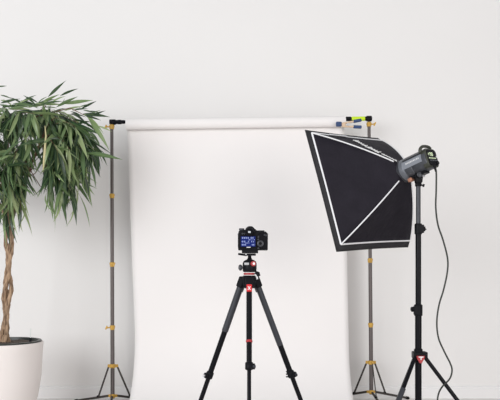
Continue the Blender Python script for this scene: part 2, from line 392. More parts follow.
# panels between curved ribs
ringr = 0.070
def rib(i, s):            # i = corner index, s 0 at rim, 1 at ring
    u0, v0 = back_[i]
    ang = math.atan2(v0, u0)
    u1, v1 = math.cos(ang)*ringr, math.sin(ang)*ringr
    bow = 4*s*(1-s)*0.014
    nrm = V((math.cos(ang), math.sin(ang)))
    u = u0*(1-s)+u1*s+nrm.x*bow*0.75; v = v0*(1-s)+v1*s+nrm.y*bow*0.75
    n_ = ZB+(SL-ZB)*s+bow*0.9
    return u, v, n_
NS = 16; NC = 12
for i in range(4):
    j = (i+1) % 4; vs = []; fs = []
    for k in range(NS+1):
        s = k/NS; A_ = rib(i, s); B_ = rib(j, s)
        for c in range(NC+1):
            q = c/NC
            if s > 0.995:
                a0 = math.atan2(A_[1], A_[0]); a1 = math.atan2(B_[1], B_[0])
                while a1 < a0-PI: a1 += 2*PI
                while a1 > a0+PI: a1 -= 2*PI
                aa_ = a0+(a1-a0)*q; u, v, n_ = math.cos(aa_)*ringr, math.sin(aa_)*ringr, A_[2]
            else:
                u, v, n_ = (A_[m]*(1-q)+B_[m]*q for m in range(3))
                sag = 0.016*math.sin(PI*q)*math.sin(PI*s)+0.003*math.sin(q*14+s*9+i)*math.sin(PI*q)*math.sin(PI*s)
                n_ -= sag
            vs.append(SB(u, v, n_))
    for k in range(NS):
        for c in range(NC):
            p = k*(NC+1)+c; fs.append((p, p+1, p+NC+2, p+NC+1))
    o = MB().add(vs, fs).build('side_panel', M['fabric'], t)
    o.data.materials.append(M['inner'])
    md = o.modifiers.new('thick', 'SOLIDIFY'); md.thickness = 0.003; md.offset = 0
    # piping along the rib and along the rim
    MB().tube([SB(*(lambda r_: (r_[0]*1.004, r_[1]*1.004, r_[2]+.003))(rib(i, k/20))) for k in range(20)], 0.0042, 8).build('rib_piping', M['piping'], t)
    pa, pb = back_[i], back_[j]
    MB().tube([SB((pa[0]*(1-s)+pb[0]*s)*(1-.01*math.sin(PI*s)), (pa[1]*(1-s)+pb[1]*s)*(1-.01*math.sin(PI*s)), ZB+.004) for s in [k/12 for k in range(13)]], 0.0058, 8).build('rim_piping', M['piping'], t)
# diffuser cloth at the front
o = MB().hexa([SB((x-UO)*.925+UO, y*.925, 0.020) for x, y in front], [SB((x-UO)*.925+UO, y*.925, 0.016) for x, y in front]).build('diffuser', M['diffuser'], t, smooth=False)
# speed ring
MB().lathe(SB(0, 0, SL-.012), RN, [(0, ringr-.004), (.003, ringr+.004), (.016, ringr+.004), (.020, ringr-.002)], 32).build('speed_ring', M['greymetal'], t)
# script lettering printed on the top panel (between corner 3 and corner 0)
def onpanel(q, s, lift=0.006):
    A_, B_ = rib(3, s), rib(0, s)
    u, v, n_ = (A_[m]*(1-q)+B_[m]*q for m in range(3))
    n_ -= 0.016*math.sin(PI*q)*math.sin(PI*s)
    return SB(u, v+lift*.8, n_+lift)
lines = []
def scribble(p0, p1, loops, amp):
    pts = []
    N = loops*8
    for k in range(N+1):
        f = k/N; ph = k/8*2*PI
        q = p0[0]+(p1[0]-p0[0])*f; s = p0[1]+(p1[1]-p0[1])*f
        q += -0.010*math.sin(ph+.8); s += amp*(math.cos(ph)*(1 if (k//8) % 3 else 1.9))
        pts.append(onpanel(q, s))
    return pts
def word(s0, s1, q0, q1, loops, amp, r):
    pts = []; N = loops*8
    for k in range(N+1):
        f = k/N; ph = k/8*2*PI; s_ = s0+(s1-s0)*f
        tall = 1.9 if (k//8) % 4 == 0 else 1.0
        q = q0+(q1-q0)*f+amp/(1-.8*s_)*math.cos(ph)*tall; s_ += .012*math.sin(ph+.6)
        pts.append(onpanel(q, s_))
    return MB_.tube(pts, r, 6)
MB_ = mk = MB()
word(.20, .44, .56, .60, 5, .020, .0034)
word(.47, .68, .61, .65, 5, .024, .0040)
word(.72, .95, .66, .72, 5, .012, .0028)
mk.build('script_lettering', M['print_'], t)
lb = MB()
pts = [onpanel(0.80, .02), onpanel(.55, .01), onpanel(.55, .05), onpanel(.80, .06)]
lb.hexa(pts, [p+RN*.002+V((0, 0, .002)) for p in pts]).build('sewn_label', M['piping'], t, smooth=False)

# ------------------------------------------------------------------ studio flash head
O = SB(0, 0, SL+0.004)
t = thing('studio_flash_head', 'charcoal studio flash head with top handle mounted on the light stand', 'studio light', tuple(SB(0, 0, SL+.11)))
def FH(u, v, n_): return O+RW*u+RH*v+RN*n_
BL = 0.235; BR = 0.060
MB().lathe(O, RN, [(0, .066), (.004, .071), (.028, .071), (.034, .069), (.040, .066)], 36).build('mount_ring', M['bodym'], t)
MB().lathe(O+RN*.040, RN, [(0, .0665), (.004, .0680), (.05, .0675), (.052, .0655), (.056, .0655), (.058, .0670), (.16, .0665), (.164, .063)], 36).build('barrel', M['body'], t)
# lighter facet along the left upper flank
def arcpatch(a0, a1, n0, n1, r0, r1, na=8):
    vs = []
    for k in range(na+1):
        aa_ = a0+(a1-a0)*k/na
        for n_ in (n0, n1):
            for r in (r0, r1): vs.append(FH(math.cos(aa_)*r, math.sin(aa_)*r, n_))
    fs = []
    for k in range(na):
        b_ = 4*k; c_ = b_+4
        fs += [(b_+1, b_+3, c_+3, c_+1), (b_, c_, c_+2, b_+2), (b_, b_+1, c_+1, c_), (b_+2, c_+2, c_+3, b_+3)]
    fs += [(0, 2, 3, 1), (4*na, 4*na+1, 4*na+3, 4*na+2)]
    return vs, fs
R_ = math.radians
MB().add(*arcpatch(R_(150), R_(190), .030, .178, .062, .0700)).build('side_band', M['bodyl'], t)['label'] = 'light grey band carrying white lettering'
MB().add(*arcpatch(R_(60), R_(140), .034, .190, .062, .0715)).build('top_cover', M['greymetal'], t)
# marks on the band: a word of six letter-like strokes
mk = MB(); n0 = .062
for wd, (hh) in enumerate((.016, .016, .014, .016, .012, .016, .014, .016, .015)):
    n1 = n0+.0075
    if wd in (1, 4, 6):
        mk.add(*arcpatch(R_(163), R_(170), n0, n0+.002, .0695, .0708, 3)); mk.add(*arcpatch(R_(163), R_(165), n0, n1, .0695, .0708, 2)); mk.add(*arcpatch(R_(168), R_(170), n0, n1, .0695, .0708, 2))
    elif wd in (2, 7):
        mk.add(*arcpatch(R_(161), R_(172), n0+.002, n0+.005, .0695, .0708, 3)); mk.add(*arcpatch(R_(165), R_(167), n0, n1, .0695, .0708, 2))
    else:
        mk.add(*arcpatch(R_(162), R_(171), n0, n0+.0022, .0695, .0708, 3)); mk.add(*arcpatch(R_(162), R_(171), n1-.002, n1, .0695, .0708, 3)); mk.add(*arcpatch(R_(166), R_(168), n0, n1, .0695, .0708, 2))
    n0 += .0115
mk.build('barrel_lettering', M['print_'], t, smooth=False)
# rear housing: rounded square
def rsq(w_, h_, r, n=6):
    out = []
    for cx, cy, a0 in ((w_-r, h_-r, 0), (-w_+r, h_-r, PI/2), (-w_+r, -h_+r, PI), (w_-r, -h_+r, 1.5*PI)):
        for k in range(n+1): out.append((cx+r*math.cos(a0+k/n*PI/2), cy+r*math.sin(a0+k/n*PI/2)))
    return out
MB().prism(rsq(.058, .060, .026), RW, RH, RN, FH(0, 0, .172), .040).build('rear_housing', M['olive'], t, bevel=0.005)
bp_ = MB().prism(rsq(.050, .052, .020), RW, RH, RN, FH(0, 0, .212), .004).build('control_panel', M['black'], t, bevel=0.001)
mk = MB()
def seg7(u0, v0, h, on, th=.0032):
    wv = h*.5
    for k, (du, dv, sw_, sh_) in enumerate(((wv/2, h, wv, th), (wv/2, h/2, wv, th), (wv/2, 0, wv, th), (0, h*.75, th, h/2), (wv, h*.75, th, h/2), (0, h*.25, th, h/2), (wv, h*.25, th, h/2))):
        if on[k] == '1': mk.box(FH(u0+du, v0+dv, .2165), (sw_, sh_, .001), Matrix((RW, RH, RN)).transposed())
seg7(-.044, .012, .018, '0100101'); seg7(-.022, .012, .020, '1111101'); seg7(-.004, .012, .020, '1011111')
for k in range(5): mk.box(FH(-.038+.016*k, -.004, .2165), (.010, .006, .001), Matrix((RW, RH, RN)).transposed())
mk.build('display_digits', M['digits'], bp_, smooth=False)
for u in (-.03, -.01, .012, .032):
    MB().lathe(FH(u, -.020, .215), RN, [(0, .0065), (.004, .0065), (.006, .005)], 12).build('button', M['body'], bp_)
MB().lathe(FH(.026, -.036, .215), RN, [(0, .013), (.012, .012), (.014, .010)], 20).build('power_dial', M['black'], bp_)
MB().box(FH(.044, .006, .216), (.006, .014, .012), Matrix((RW, RH, RN)).transposed()).build('white_switch', M['print_'], bp_)
# handle arch
pts = [(-.058, .040), (-.062, .060), (-.052, .078), (-.026, .085), (.024, .085), (.046, .078), (.056, .060), (.052, .040)]
MB().tube([FH(u, v, .178+(.012 if 1 < i < 6 else 0)) for i, (u, v) in enumerate(pts)], [.0115, .011, .0105, .010, .010, .0105, .011, .0115], 12).build('handle', M['olive'], t, sub=1)
# yoke and stand socket
yb_ = V((sx, DS, sz(183)))
MB().box(FH(-.010, -.070, .105), (.052, .016, .110), Matrix((RW, RH, RN)).transposed()).build('mounting_shoe', M['black'], t, bevel=0.003)
MB().box(FH(-.030, -.080, .045), (.036, .024, .030), Matrix((RW, RH, RN)).transposed()).build('amber_latch', mat('copper_latch', (.42, .20, .13), .4, metal=.3, noise=.1), t, bevel=0.005)['label'] = 'copper coloured latch'
pv = V((sx, DS, sz(183)+.045))
MB().hexa([pv+V((-.026, -.02, .035)), pv+V((.034, -.02, .062)), pv+V((.034, .02, .062)), pv+V((-.026, .02, .035))],
          [pv+V((-.020, -.018, -.045)), pv+V((.022, -.018, -.045)), pv+V((.022, .018, -.045)), pv+V((-.020, .018, -.045))]).build('tilt_bracket', M['black'], t, bevel=0.004)
MB().lathe(pv+V((0, -.028, .002)), (0, -1, 0), [(-.01, .013), (.006, .013), (.008, .018), (.016, .018), (.018, .014)], 18).build('tilt_knob', M['greymetal'], t)
MB().tube([pv+V((0, -.036, .002)), pv+V((.032, -.040, -.010))], [.005, .006], 10).build('tilt_lever', M['silver'], t)
MB().lathe(yb_+V((0, 0, -.022)), (0, 0, 1), [(0, .017), (.003, .020), (.026, .020), (.03, .017)], 18).build('stand_socket', M['black'], t)
MB().lathe(yb_+V((.016, -.004, -.012)), (1, -.2, -.3), [(0, .005), (.010, .005), (.011, .010), (.022, .009)], 12).build('socket_knob', M['black'], t)

# power cable
cpx = [(434.5, 166, 4.20), (436.2, 172, 4.20), (436.2, 190, 4.22), (435.8, 208, 4.24), (438, 225, 4.26), (443, 240, 4.28), (447.5, 258, 4.30), (447.3, 272, 4.30), (443.5, 290, 4.30), (439, 305, 4.30), (436.8, 322, 4.30), (438.5, 338, 4.30), (444.5, 352, 4.30), (450.5, 364, 4.30), (452, 371, 4.30), (449.5, 379, 4.30), (442, 387, 4.28), (438.2, 395, 4.26), (437.5, 405, 4.24), (438.5, 425, 4.20)]
pts = [px(*p) for p in cpx]; pts.append(V((pts[-1].x+.03, 4.16, 0.03))); pts.append(V((pts[-1].x+.10, 4.18, 0.007))); pts.append(V((pts[-1].x+.35, 4.35, 0.006))); pts.append(V((pts[-1].x+.5, 4.9, 0.006))); pts.append(V((pts[-1].x+.6, 5.1, 0.006)))
def smooth(pts, k=6):
    out = []
    for i in range(len(pts)-1):
        p0, p1, p2, p3 = pts[max(i-1, 0)], pts[i], pts[i+1], pts[min(i+2, len(pts)-1)]
        for j in range(k):
            u = j/k; out.append(0.5*((2*p1)+(p2-p0)*u+(2*p0-5*p1+4*p2-p3)*u*u+(3*p1-p0-3*p2+p3)*u**3))
    return out+[pts[-1]]
t = thing('power_cable', 'thin black power cable hanging in a loose curve from the flash head', 'cable', tuple(pts[-5]))
MB().tube(smooth(pts), 0.0052, 8).build('cord', M['cable'], t)
MB().tube([px(434.0, 161.5, 4.21), px(434.5, 166.5, 4.20), px(436.0, 171.5, 4.20)], [.008, .008, .0060], 12).build('plug', M['black'], t)

# ------------------------------------------------------------------ photo tripod
DT = 3.35
def T(x, y, d=DT): return px(x, y, d)
tx = T(249.2, 300).x
def tz(y): return zl(y, DT)
t = thing('tripod', 'black photo tripod with red accents under the camera', 'tripod', (tx, DT, 0))
apex = V((tx, DT, tz(279)))
MB().lathe(apex+V((0, 0, -.045)), (0, 0, 1), [(0, .022), (.004, .030), (.040, .034), (.056, .034), (.062, .028)], 28).build('shoulder', M['black'], t)
MB().lathe(apex+V((0, 0, .020)), (0, 0, 1), [(0, .025), (.002, .0275), (.008, .0275), (.010, .025)], 28).build('red_ring', M['redm'], t)['label'] = 'dark red ring'
MB().tube([apex+V((0, 0, -.03)), apex+V((0, 0, -.40))], 0.0135, 18).build('centre_column', M['blackmetal'], t)
MB().lathe(apex+V((.001, -.0345, -.004)), (0, -1, 0), [(-.01, .013), (.004, .013), (.006, .011)], 20).build('column_lock', M['greymetal'], t)
sl = 0.352
for az, first in ((210, 0), (330, 0), (270, 1)):
    az_ = {210: 150, 330: 30, 270: 270}[az]
    k = V((math.cos(R_(az_)), math.sin(R_(az_)), 0)); spread = 0.405 if az != 330 else 0.435
    if az == 270: spread = 0.40
    a0 = V((tx, DT, tz(280)))+k*0.036
    def lp(z): return a0+(k*spread+V((0, 0, -1)))*(a0.z-z)
    dn = (k*spread+V((0, 0, -1))).normalized()
    side = k.cross(V((0, 0, 1)))
    def zat(y):   # height on this leg where the photo row y crosses it
        z = 0.8
        for _ in range(20): z = CAM_H+(270-y)/F*lp(z).y
        return z
    yoke = MB().box(a0+dn*0.012, (.038, .034, .054), (dn.to_track_quat('Z', 'Y')).to_matrix())
    yoke.build('hinge_yoke', M['black'], t, bevel=0.006)
    zs1 = zat({150: 331, 30: 345, 270: 341}[az_]); zs2 = zat({150: 375, 30: 374, 270: 366}[az_])
    zt_ = a0.z-0.02
    u_ = MB().tube([lp(zt_), lp(zs1)], {150: 0.0165, 30: 0.0146, 270: 0.0135}[az_], 18).build('upper_tube', M['greymetal'] if az_ != 270 else M['black'], t)
    if az_ == 150: u_['label'] = 'upper tube in a grey foam grip'
    if az_ == 270:
        MB().lathe(lp(zs1)+dn*-.004, dn, [(0, .0140), (.002, .0155), (.009, .0155), (.011, .0135)], 18).build('red_end_ring', M['redm'], u_)
        MB().box(a0+dn*0.040+V((0, -.018, 0)), (.026, .012, .036), (dn.to_track_quat('Z', 'Y')).to_matrix()).build('red_badge', M['red'], u_, bevel=0.003)
        mkk = MB()
        for sgn in (-1, 1): mkk.box(a0+dn*0.040+V((0, -.0248, 0)), (.0035, .002, .020), (dn.to_track_quat('Z', 'Y')).to_matrix()@Matrix.Rotation(sgn*.6, 3, 'Y'))
        mkk.build('badge_mark', M['print_'], u_)
    else:
        lk = MB().box(lp(zat(289))+side*(-.020 if az_ == 150 else .020)*-1, (.010, .022, .030), (dn.to_track_quat('Z', 'Y')).to_matrix())
        lk.build('angle_lock', M['greymetal'], u_, bevel=0.003)
    MB().tube([lp(zs1+.02), lp(zs2-.01)], 0.0138 if az_ != 270 else 0.0108, 16).build('middle_tube', M['blackmetal'], t)
    cl = MB().lathe(lp(zs2)-dn*.018, dn, [(0, .0155), (.004, .0185), (.032, .0185), (.036, .0155)], 18)
    out = V((-1, -.4, 0)) if az_ == 150 else V((1, -.5, 0))
    cl.box(lp(zs2)+out.normalized()*.016+V((0, -.008, 0)), (.026, .022, .024), dn.to_track_quat('Z', 'Y').to_matrix())
    c_ = cl.build('leg_lock', M['black'], t, bevel=0.003)
    MB().box(lp(zs2)+out.normalized()*.026+V((0, -.018, .002)), (.014, .010, .010), dn.to_track_quat('Z', 'Y').to_matrix()).build('lock_lever', M['silver'] if az_ == 150 else M['greymetal'], c_, bevel=0.002)
    if az_ == 30:
        for q in (0, 1, 2): MB().box(lp(zs2)+V((-.020, -.010, .014-.013*q)), (.012, .010, .006)).build('lock_rib', M['black'], c_, bevel=0.001)
    if az_ == 150: MB().lathe(lp(zs2)+V((-.026, -.012, -.006)), (-.3, -1, 0), [(0, .008), (.010, .008)], 14).build('lock_rivet', M['silver'], c_)
    zs3 = 0.26
    MB().tube([lp(zs2), lp(.04)], 0.0115 if az_ != 270 else 0.0092, 16).build('lower_tube', M['blackmetal'], t)
    MB().lathe(lp(.05), dn, [(0, .013), (.005, .017), (.040, .017), (.048, .012)], 16).build('rubber_foot', M['black'], t)
# ball head
hb = V((tx+.002, DT, apex.z+.033))
hd = MB().lathe(hb, (0, 0, 1), [(0, .029), (.006, .0335), (.022, .034), (.042, .034), (.052, .030), (.058, .022), (.061, .014)], 28).build('ball_head', M['black'], t)
MB().lathe(hb+V((0, 0, .056)), (0, 0, 1), [(0, .014), (.008, .012), (.014, .0085), (.024, .0085), (.028, .014)], 20).build('ball_stem', M['blackmetal'], hd)
MB().lathe(hb+V((-.030, -.008, .022)), (-1, -.35, 0), [(0, .006), (.008, .006), (.010, .014), (.018, .015), (.022, .011)], 18).build('friction_knob', M['greymetal'], hd)
MB().lathe(hb+V((.015, -.028, .040)), (.35, -1, .05), [(0, .012), (.008, .013), (.014, .011)], 20).build('red_knob', M['redm'], hd)
MB().lathe(hb+V((.019, -.041, .041)), (.35, -1, .05), [(0, .006), (.004, .005)], 16).build('knob_cap', M['silver'], hd)
MB().box(hb+V((-.014, -.033, .040)), (.022, .004, .012)).build('head_label', M['silver'], hd, bevel=0.001)
MB().tube([hb+V((.030, -.010, -.002)), hb+V((.040, -.016, -.006)), hb+V((.044, -.020, -.018))], [.008, .010, .008], 12).build('pan_knob', M['black'], hd)
MB().tube([hb+V((.033, -.014, -.016)), hb+V((.036, -.014, -.034))], .0065, 12).build('pan_lever', M['silver'], hd)
pz = tz(252.6)
pl = MB().box((T(250, 0).x, DT, pz+.004), (.078, .060, .014)).box((T(250, 0).x, DT, pz-.010), (.056, .052, .010)).build('quick_release_plate', M['black'], hd, bevel=0.002)
MB().box((T(242.5, 0).x, DT-.022, pz-.010), (.042, .014, .010), Matrix.Rotation(.15, 3, 'Y')).build('release_lever', M['blackmetal'], pl, bevel=0.002)
MB().lathe((T(246, 0).x, DT-.030, pz-.009), (0, -1, 0), [(0, .004), (.006, .004)], 12).build('plate_screw', M['silver'], pl)

# ------------------------------------------------------------------ DSLR (seen from behind)
dc = T(253, 239.3)
t = thing('photo_camera', 'black digital camera with a lit blue screen on top of the tripod', 'camera', (dc.x, DT, tz(251.2)))
def D(x, y, off=0): return px(x, y, DT-.030)+V((0, -off, 0))
yb0 = DT-.030
zbot, ztop = tz(250.2), tz(231)
outl = [(238.2, 250.2), (237.8, 246), (237.9, 235), (238.6, 231.2), (240.4, 230), (244.6, 229.8), (246, 229.0), (255.5, 229.0), (257, 230.6), (262, 231.0), (266, 231.6), (267.6, 233.2), (268.0, 236), (267.8, 250.2)]
k0 = D(0, 0); 
MB().prism([(D(x, 0).x, D(0, y).z+.0) for x, y in outl][::-1], (1, 0, 0), (0, 0, 1), (0, 1, 0), (0, yb0, 0), .060).build('camera_body', M['black'], t, bevel=0.004, seg=3)
gx = D(263.5, 0).x
MB().prism([(D(x, 0).x, D(0, y).z) for x, y in [(258.5, 233.5), (262, 232.6), (266, 233.2), (267.3, 236), (267.2, 248.8), (259.5, 248.8), (258.2, 246)]][::-1], (1, 0, 0), (0, 0, 1), (0, -1, 0), (0, yb0+.004, 0), .010).build('thumb_grip', M['blackmetal'], t, bevel=0.003)
MB().box((D(264, 0).x, yb0+.078, D(0, 241).z), (.034, .040, .080)).build('hand_grip', M['black'], t, bevel=0.010, seg=4)
# prism hump
hm = MB()
f_ = [(244.8, 231.5), (245.6, 228.6), (247.2, 226.9), (249.0, 226.2), (251.6, 226.3), (253.4, 227.2), (255.0, 229.0), (256.0, 231.5)]
hm.prism([(D(x, 0).x, D(0, y).z) for x, y in f_][::-1], (1, 0, 0), (0, 0, 1), (0, 1, 0), (0, yb0-.006, 0), .062)
hm.build('prism_hump', M['black'], t, bevel=0.004, seg=3)
MB().box((D(250.3, 0).x, yb0+.02, D(0, 226.6).z), (.022, .018, .006)).build('hot_shoe', M['silver'], t, bevel=0.001)
ec = D(249.6, 232.2); ec.y = yb0-.004
eo = MB().lathe(ec, (0, -1, 0), [(0, .020), (.004, .022), (.012, .021), (.016, .018), (.016, .013), (.010, .011)], 28).build('eyecup', M['blackmetal'], t)
MB().prism(rsq(.0062, .0042, .0015, 3), (1, 0, 0), (0, 0, 1), (0, -1, 0), (ec.x-.001, ec.y-.010, ec.z), .004).build('viewfinder', M['glass'], eo)
# screen
def rect(x0, y0, x1, y1, off, th, m, nm, par, bev=.0005):
    A1, B1 = D(x0, y1), D(x1, y0)
    return MB().box(((A1.x+B1.x)/2, yb0-off, (A1.z+B1.z)/2), (B1.x-A1.x, th, B1.z-A1.z)).build(nm, m, par, bevel=bev)
bz = rect(239.6, 235.6, 256.6, 248.2, .001, .006, M['blackmetal'], 'screen_bezel', t, .002)
ls = rect(240.9, 236.4, 255.4, 246.6, .0042, .002, M['lcd'], 'blue_screen', t)
ls['label'] = 'lit dark blue screen'
mk = MB()
def m_(x0, y0, x1, y1):
    A1, B1 = D(x0, y1), D(x1, y0); mk.box(((A1.x+B1.x)/2, yb0-.0056, (A1.z+B1.z)/2), (B1.x-A1.x, .0006, B1.z-A1.z))
random.seed(5)
for row, (ya, yb2, segs) in enumerate(((237.1, 238.7, ((242, 243.4), (244, 245.2), (245.8, 247.2), (247.8, 249), (250.6, 252), (252.4, 253.6))),
                        (239.4, 240.2, ((248.6, 250), (250.6, 251.4), (252.2, 253), (253.6, 254.6))),
                        (240.9, 242.3, ((241.8, 243.2), (243.8, 245.4), (248, 249), (251.2, 252.2), (253, 254))),
                        (242.7, 243.5, ((245.2, 246.4), (246.8, 248.2), (248.8, 249.4))),
                        (244.1, 245.5, ((241.8, 243.2), (243.6, 244.8), (245.2, 246), (251.8, 252.8), (253.2, 254.4))))):
    for xa, xb in segs:
        m_(xa, ya, xb, ya+.35); m_(xa, yb2-.35, xb, yb2); m_(xa, ya, xa+.35, yb2); m_((xa+xb)/2, ya, (xa+xb)/2+.3, yb2)
mk.build('screen_readout', M['lcdtext'], ls, smooth=False)
rect(246.6, 247.0, 250.6, 247.6, .0045, .001, M['print_'], 'maker_lettering', t, 0)
wc = D(260.4, 243.6); wc.y = yb0-.006
wd = MB().lathe(wc, (0, -1, 0), [(0, .0155), (.004, .0155), (.005, .0140), (.0052, .0085)], 28).build('control_wheel', M['greymetal'], t)
MB().lathe(wc+V((0, -.004, 0)), (0, -1, 0), [(0, .0078), (.003, .0074)], 20).build('set_button', M['black'], wd)
for x, y in ((258.4, 236.9), (258.3, 239.4), (264.6, 235.0), (266.2, 235.4), (258.4, 248.2), (242.4, 233.6), (244.4, 233.6)):
    b_ = D(x, y); b_.y = yb0-.001
    MB().lathe(b_, (0, -1, 0), [(0, .0042), (.008 if x > 258 else .003, .0040)], 14).build('button', M['greymetal'], t)
MB().lathe((D(241.6, 0).x, yb0+.022, D(0, 230.2).z), (0, 0, 1), [(0, .013), (.008, .013), (.010, .012)], 24).build('mode_dial', M['greymetal'], t)
MB().box((D(261, 0).x, yb0+.025, D(0, 231.2).z+.003), (.034, .022, .004)).build('top_display', M['greymetal'], t, bevel=.001)
MB().lathe((D(251, 0).x, yb0+.058, D(0, 240.5).z), (0, 1, 0), [(0, .034), (.010, .035), (.012, .033), (.05, .034), (.052, .036), (.085, .037), (.090, .034), (.082, .028)], 32).build('lens', M['black'], t)
for x in (238.0, 267.8):
    MB().box((D(x, 0).x, yb0+.03, D(0, 234).z), (.006, .010, .008)).build('strap_lug', M['silver'], t, bevel=.001)

# ------------------------------------------------------------------ potted fig tree
DP = 5.50
pc = px(2.5, 341, DP); PX = pc.x
t = thing('potted_fig_tree', 'tall weeping fig tree with braided trunk in a big cream pot', 'potted plant', (PX, DP, 0))
PR = 0.312; zr = zl(343.2, DP)+.01
MB().lathe((PX, DP, 0), (0, 0, 1), [(0, .19), (.006, .205), (.05, .225), (.20, .272), (.36, .297), (zr-.05, PR-.004), (zr-.010, PR), (zr, PR-.004), (zr+.001, PR-.012), (zr-.04, PR-.020), (zr-.045, .02)], 72).build('pot', M['pot'], t)
# black inner planter with a rim
MB().lathe((PX, DP, zr-.06), (0, 0, 1), [(0, PR-.035), (.055, PR-.026), (.064, PR-.014), (.072, PR-.016), (.072, PR-.040), (.040, PR-.046)], 64, cap=False).build('inner_planter', M['potin'], t)
vs = [V((PX, DP, zr-.008))]; fs = []
random.seed(3); NR, NA = 7, 40
for i in range(1, NR+1):
    for k in range(NA):
        r = (PR-.044)*i/NR; vs.append(V((PX+r*math.cos(2*PI*k/NA), DP+r*math.sin(2*PI*k/NA), zr-.012+random.uniform(-.005, .008)+.012*(1-i/NR))))
for k in range(NA): fs.append((0, 1+k, 1+(k+1) % NA))
for i in range(NR-1):
    for k in range(NA): fs.append((1+i*NA+k, 1+(i+1)*NA+k, 1+(i+1)*NA+(k+1) % NA, 1+i*NA+(k+1) % NA))
MB().add(vs, fs).build('soil', M['soil'], t)
g0 = px(30.5, 340.5, DP-.02)
wg = MB().tube([g0+V((0, 0, -.03)), g0+V((0, 0, .095))], .0045, 10).build('water_gauge', M['clear'], t)
MB().lathe(g0+V((0, 0, -.03)), (0, 0, 1), [(0, .010), (.045, .010), (.052, .006)], 12).build('gauge_base', M['black'], wg)

# braided trunk: three strands
z0, z1 = zr-.03, zl(228, DP)
def axis(z):
    f = (z-z0)/(z1-z0)
    return V((PX+.012+.050*f, DP+.01*math.sin(f*4), z))

for k in range(3):
    pts, rs = [], []
    for i in range(61):
        f = i/60; z = z0+(z1-z0)*f; th = k*2*PI/3+f*2*PI*1.25+0.5
        env = 0.016+0.010*math.sin(f*2*PI*2.3+1.1)
        pts.append(axis(z)+V((math.cos(th)*env*1.15, math.sin(th)*env*.8, 0)))
        rs.append((0.0195-.004*f)*(1+.13*math.sin(i*1.1+k*2)+.05*math.sin(i*2.7+k))*(1.18-.2*f if f < .1 else 1))
    MB().tube(pts, rs, 12).build('trunk_strand', M['bark'], t)

# leaf shapes (blade along +X, drooping in -Z, curling a little)
def leaf_mesh(L, W, droop, twist, name='leaf'):
    N = 7; vs, uv, fs = [], [], []
    x = z = 0; ang = 0
    prof = [0.05, 0.62, 0.95, 1.0, 0.86, 0.60, 0.28, 0.0]
    for i in range(N+1):
        f = i/N; hw = W/2*prof[i]; tw = twist*f
        cz = math.cos(tw); sz_ = math.sin(tw)
        fold = 0.30*hw
        for s in (-1, 0, 1):
            if i == N and s: continue
            vs.append((x, s*hw*cz, z+(abs(s)*fold+s*hw*sz_)))
            uv.append((f, .5+s*.5))
        ang = droop*f
        x += L/N*math.cos(ang); z -= L/N*math.sin(ang)
    for i in range(N-1):
        a_ = i*3; fs += [(a_, a_+1, a_+4, a_+3), (a_+1, a_+2, a_+5, a_+4)]
    a_ = (N-1)*3; tip = N*3
    fs += [(a_, a_+1, tip), (a_+1, a_+2, tip)]
    me = bpy.data.meshes.new(name); me.from_pydata(vs, [], fs)
    ul = me.uv_layers.new(name='UVMap')
    for lp_ in me.loops: ul.data[lp_.index].uv = uv[lp_.vertex_index]
    for p in me.polygons: p.use_smooth = True
    me.materials.append(M['leafy'])
    return me, vs, fs, uv
random.seed(21)
kinds = [leaf_mesh(L, W, dr, tw) for L, W, dr, tw in ((.20, .024, .5, .3), (.24, .026, .9, -.5), (.27, .029, .35, .8), (.23, .026, 1.3, .2), (.29, .026, .7, -.9), (.20, .023, .6, .5), (.29, .022, 1.5, .4), (.25, .031, .25, -.3))]
leaves = []; wood = []
def add_leaf(p, az, pitch, roll, kind=None, s=1.0):
    k = kind if kind is not None else random.randrange(len(kinds))
    Mx = Matrix.Translation(p) @ Matrix.Rotation(az, 4, 'Z') @ Matrix.Rotation(pitch, 4, 'Y') @ Matrix.Rotation(roll, 4, 'X') @ Matrix.Scale(s, 4)
    leaves.append((Mx, k, p))
def twig(p0, p1, rise, r=.0045, nl=22, t0=.25, hang=1.0, s=(.85, 1.15)):
    p0, p1 = V(p0), V(p1); m_ = p0.lerp(p1, .55)+V((0, 0, rise)); pts = []
    for i in range(13):
        f = i/12; pts.append(p0*(1-f)**2+m_*2*f*(1-f)+p1*f*f)
    wood.append((pts, [r*(1-.75*i/12) for i in range(13)]))
    for j in range(nl):
        f = t0+(1-t0)*(j+random.random()*.8)/nl; f = min(f, 1)
        p = p0*(1-f)**2+m_*2*f*(1-f)+p1*f*f
        tg = (-2*(1-f)*p0+2*(1-2*f)*m_+2*f*p1).normalized()
        az0 = math.atan2(tg.y, tg.x)
        az = az0+random.choice((-1, 1))*random.uniform(.1, 1.5)
        pitch = (random.gauss(1.2, .22) if random.random() < .68 else random.gauss(.55, .4))*hang
        add_leaf(p, az, min(pitch, 1.5), random.uniform(-.9, .9), s=random.uniform(*s))
top = axis(z1)
# main boughs rising out of the braid
hubs = [(px(18, 150, DP+.02), .012), (px(-8, 140, DP+.1), .012), (px(42, 138, DP-.08), .011), (px(-30, 150, DP-.1), .012), (px(8, 125, DP-.02), .011), (px(30, 118, DP+.12), .010), (px(-20, 118, DP), .010)]
for h_, r in hubs:
    h_ = V(h_); m_ = top.lerp(h_, .45)+V((random.uniform(-.02, .02), random.uniform(-.05, .05), -.02)); m_.x = top.x+(h_.x-top.x)*.30
    wood.append(([top+V((0, 0, -.06))]+[top*(1-f)**2+m_*2*f*(1-f)+h_*f*f for f in [i/10 for i in range(11)]], [.015]+[.014-(.014-r*.7)*i/10 for i in range(11)]))
H_ = [V(h[0]) for h in hubs]
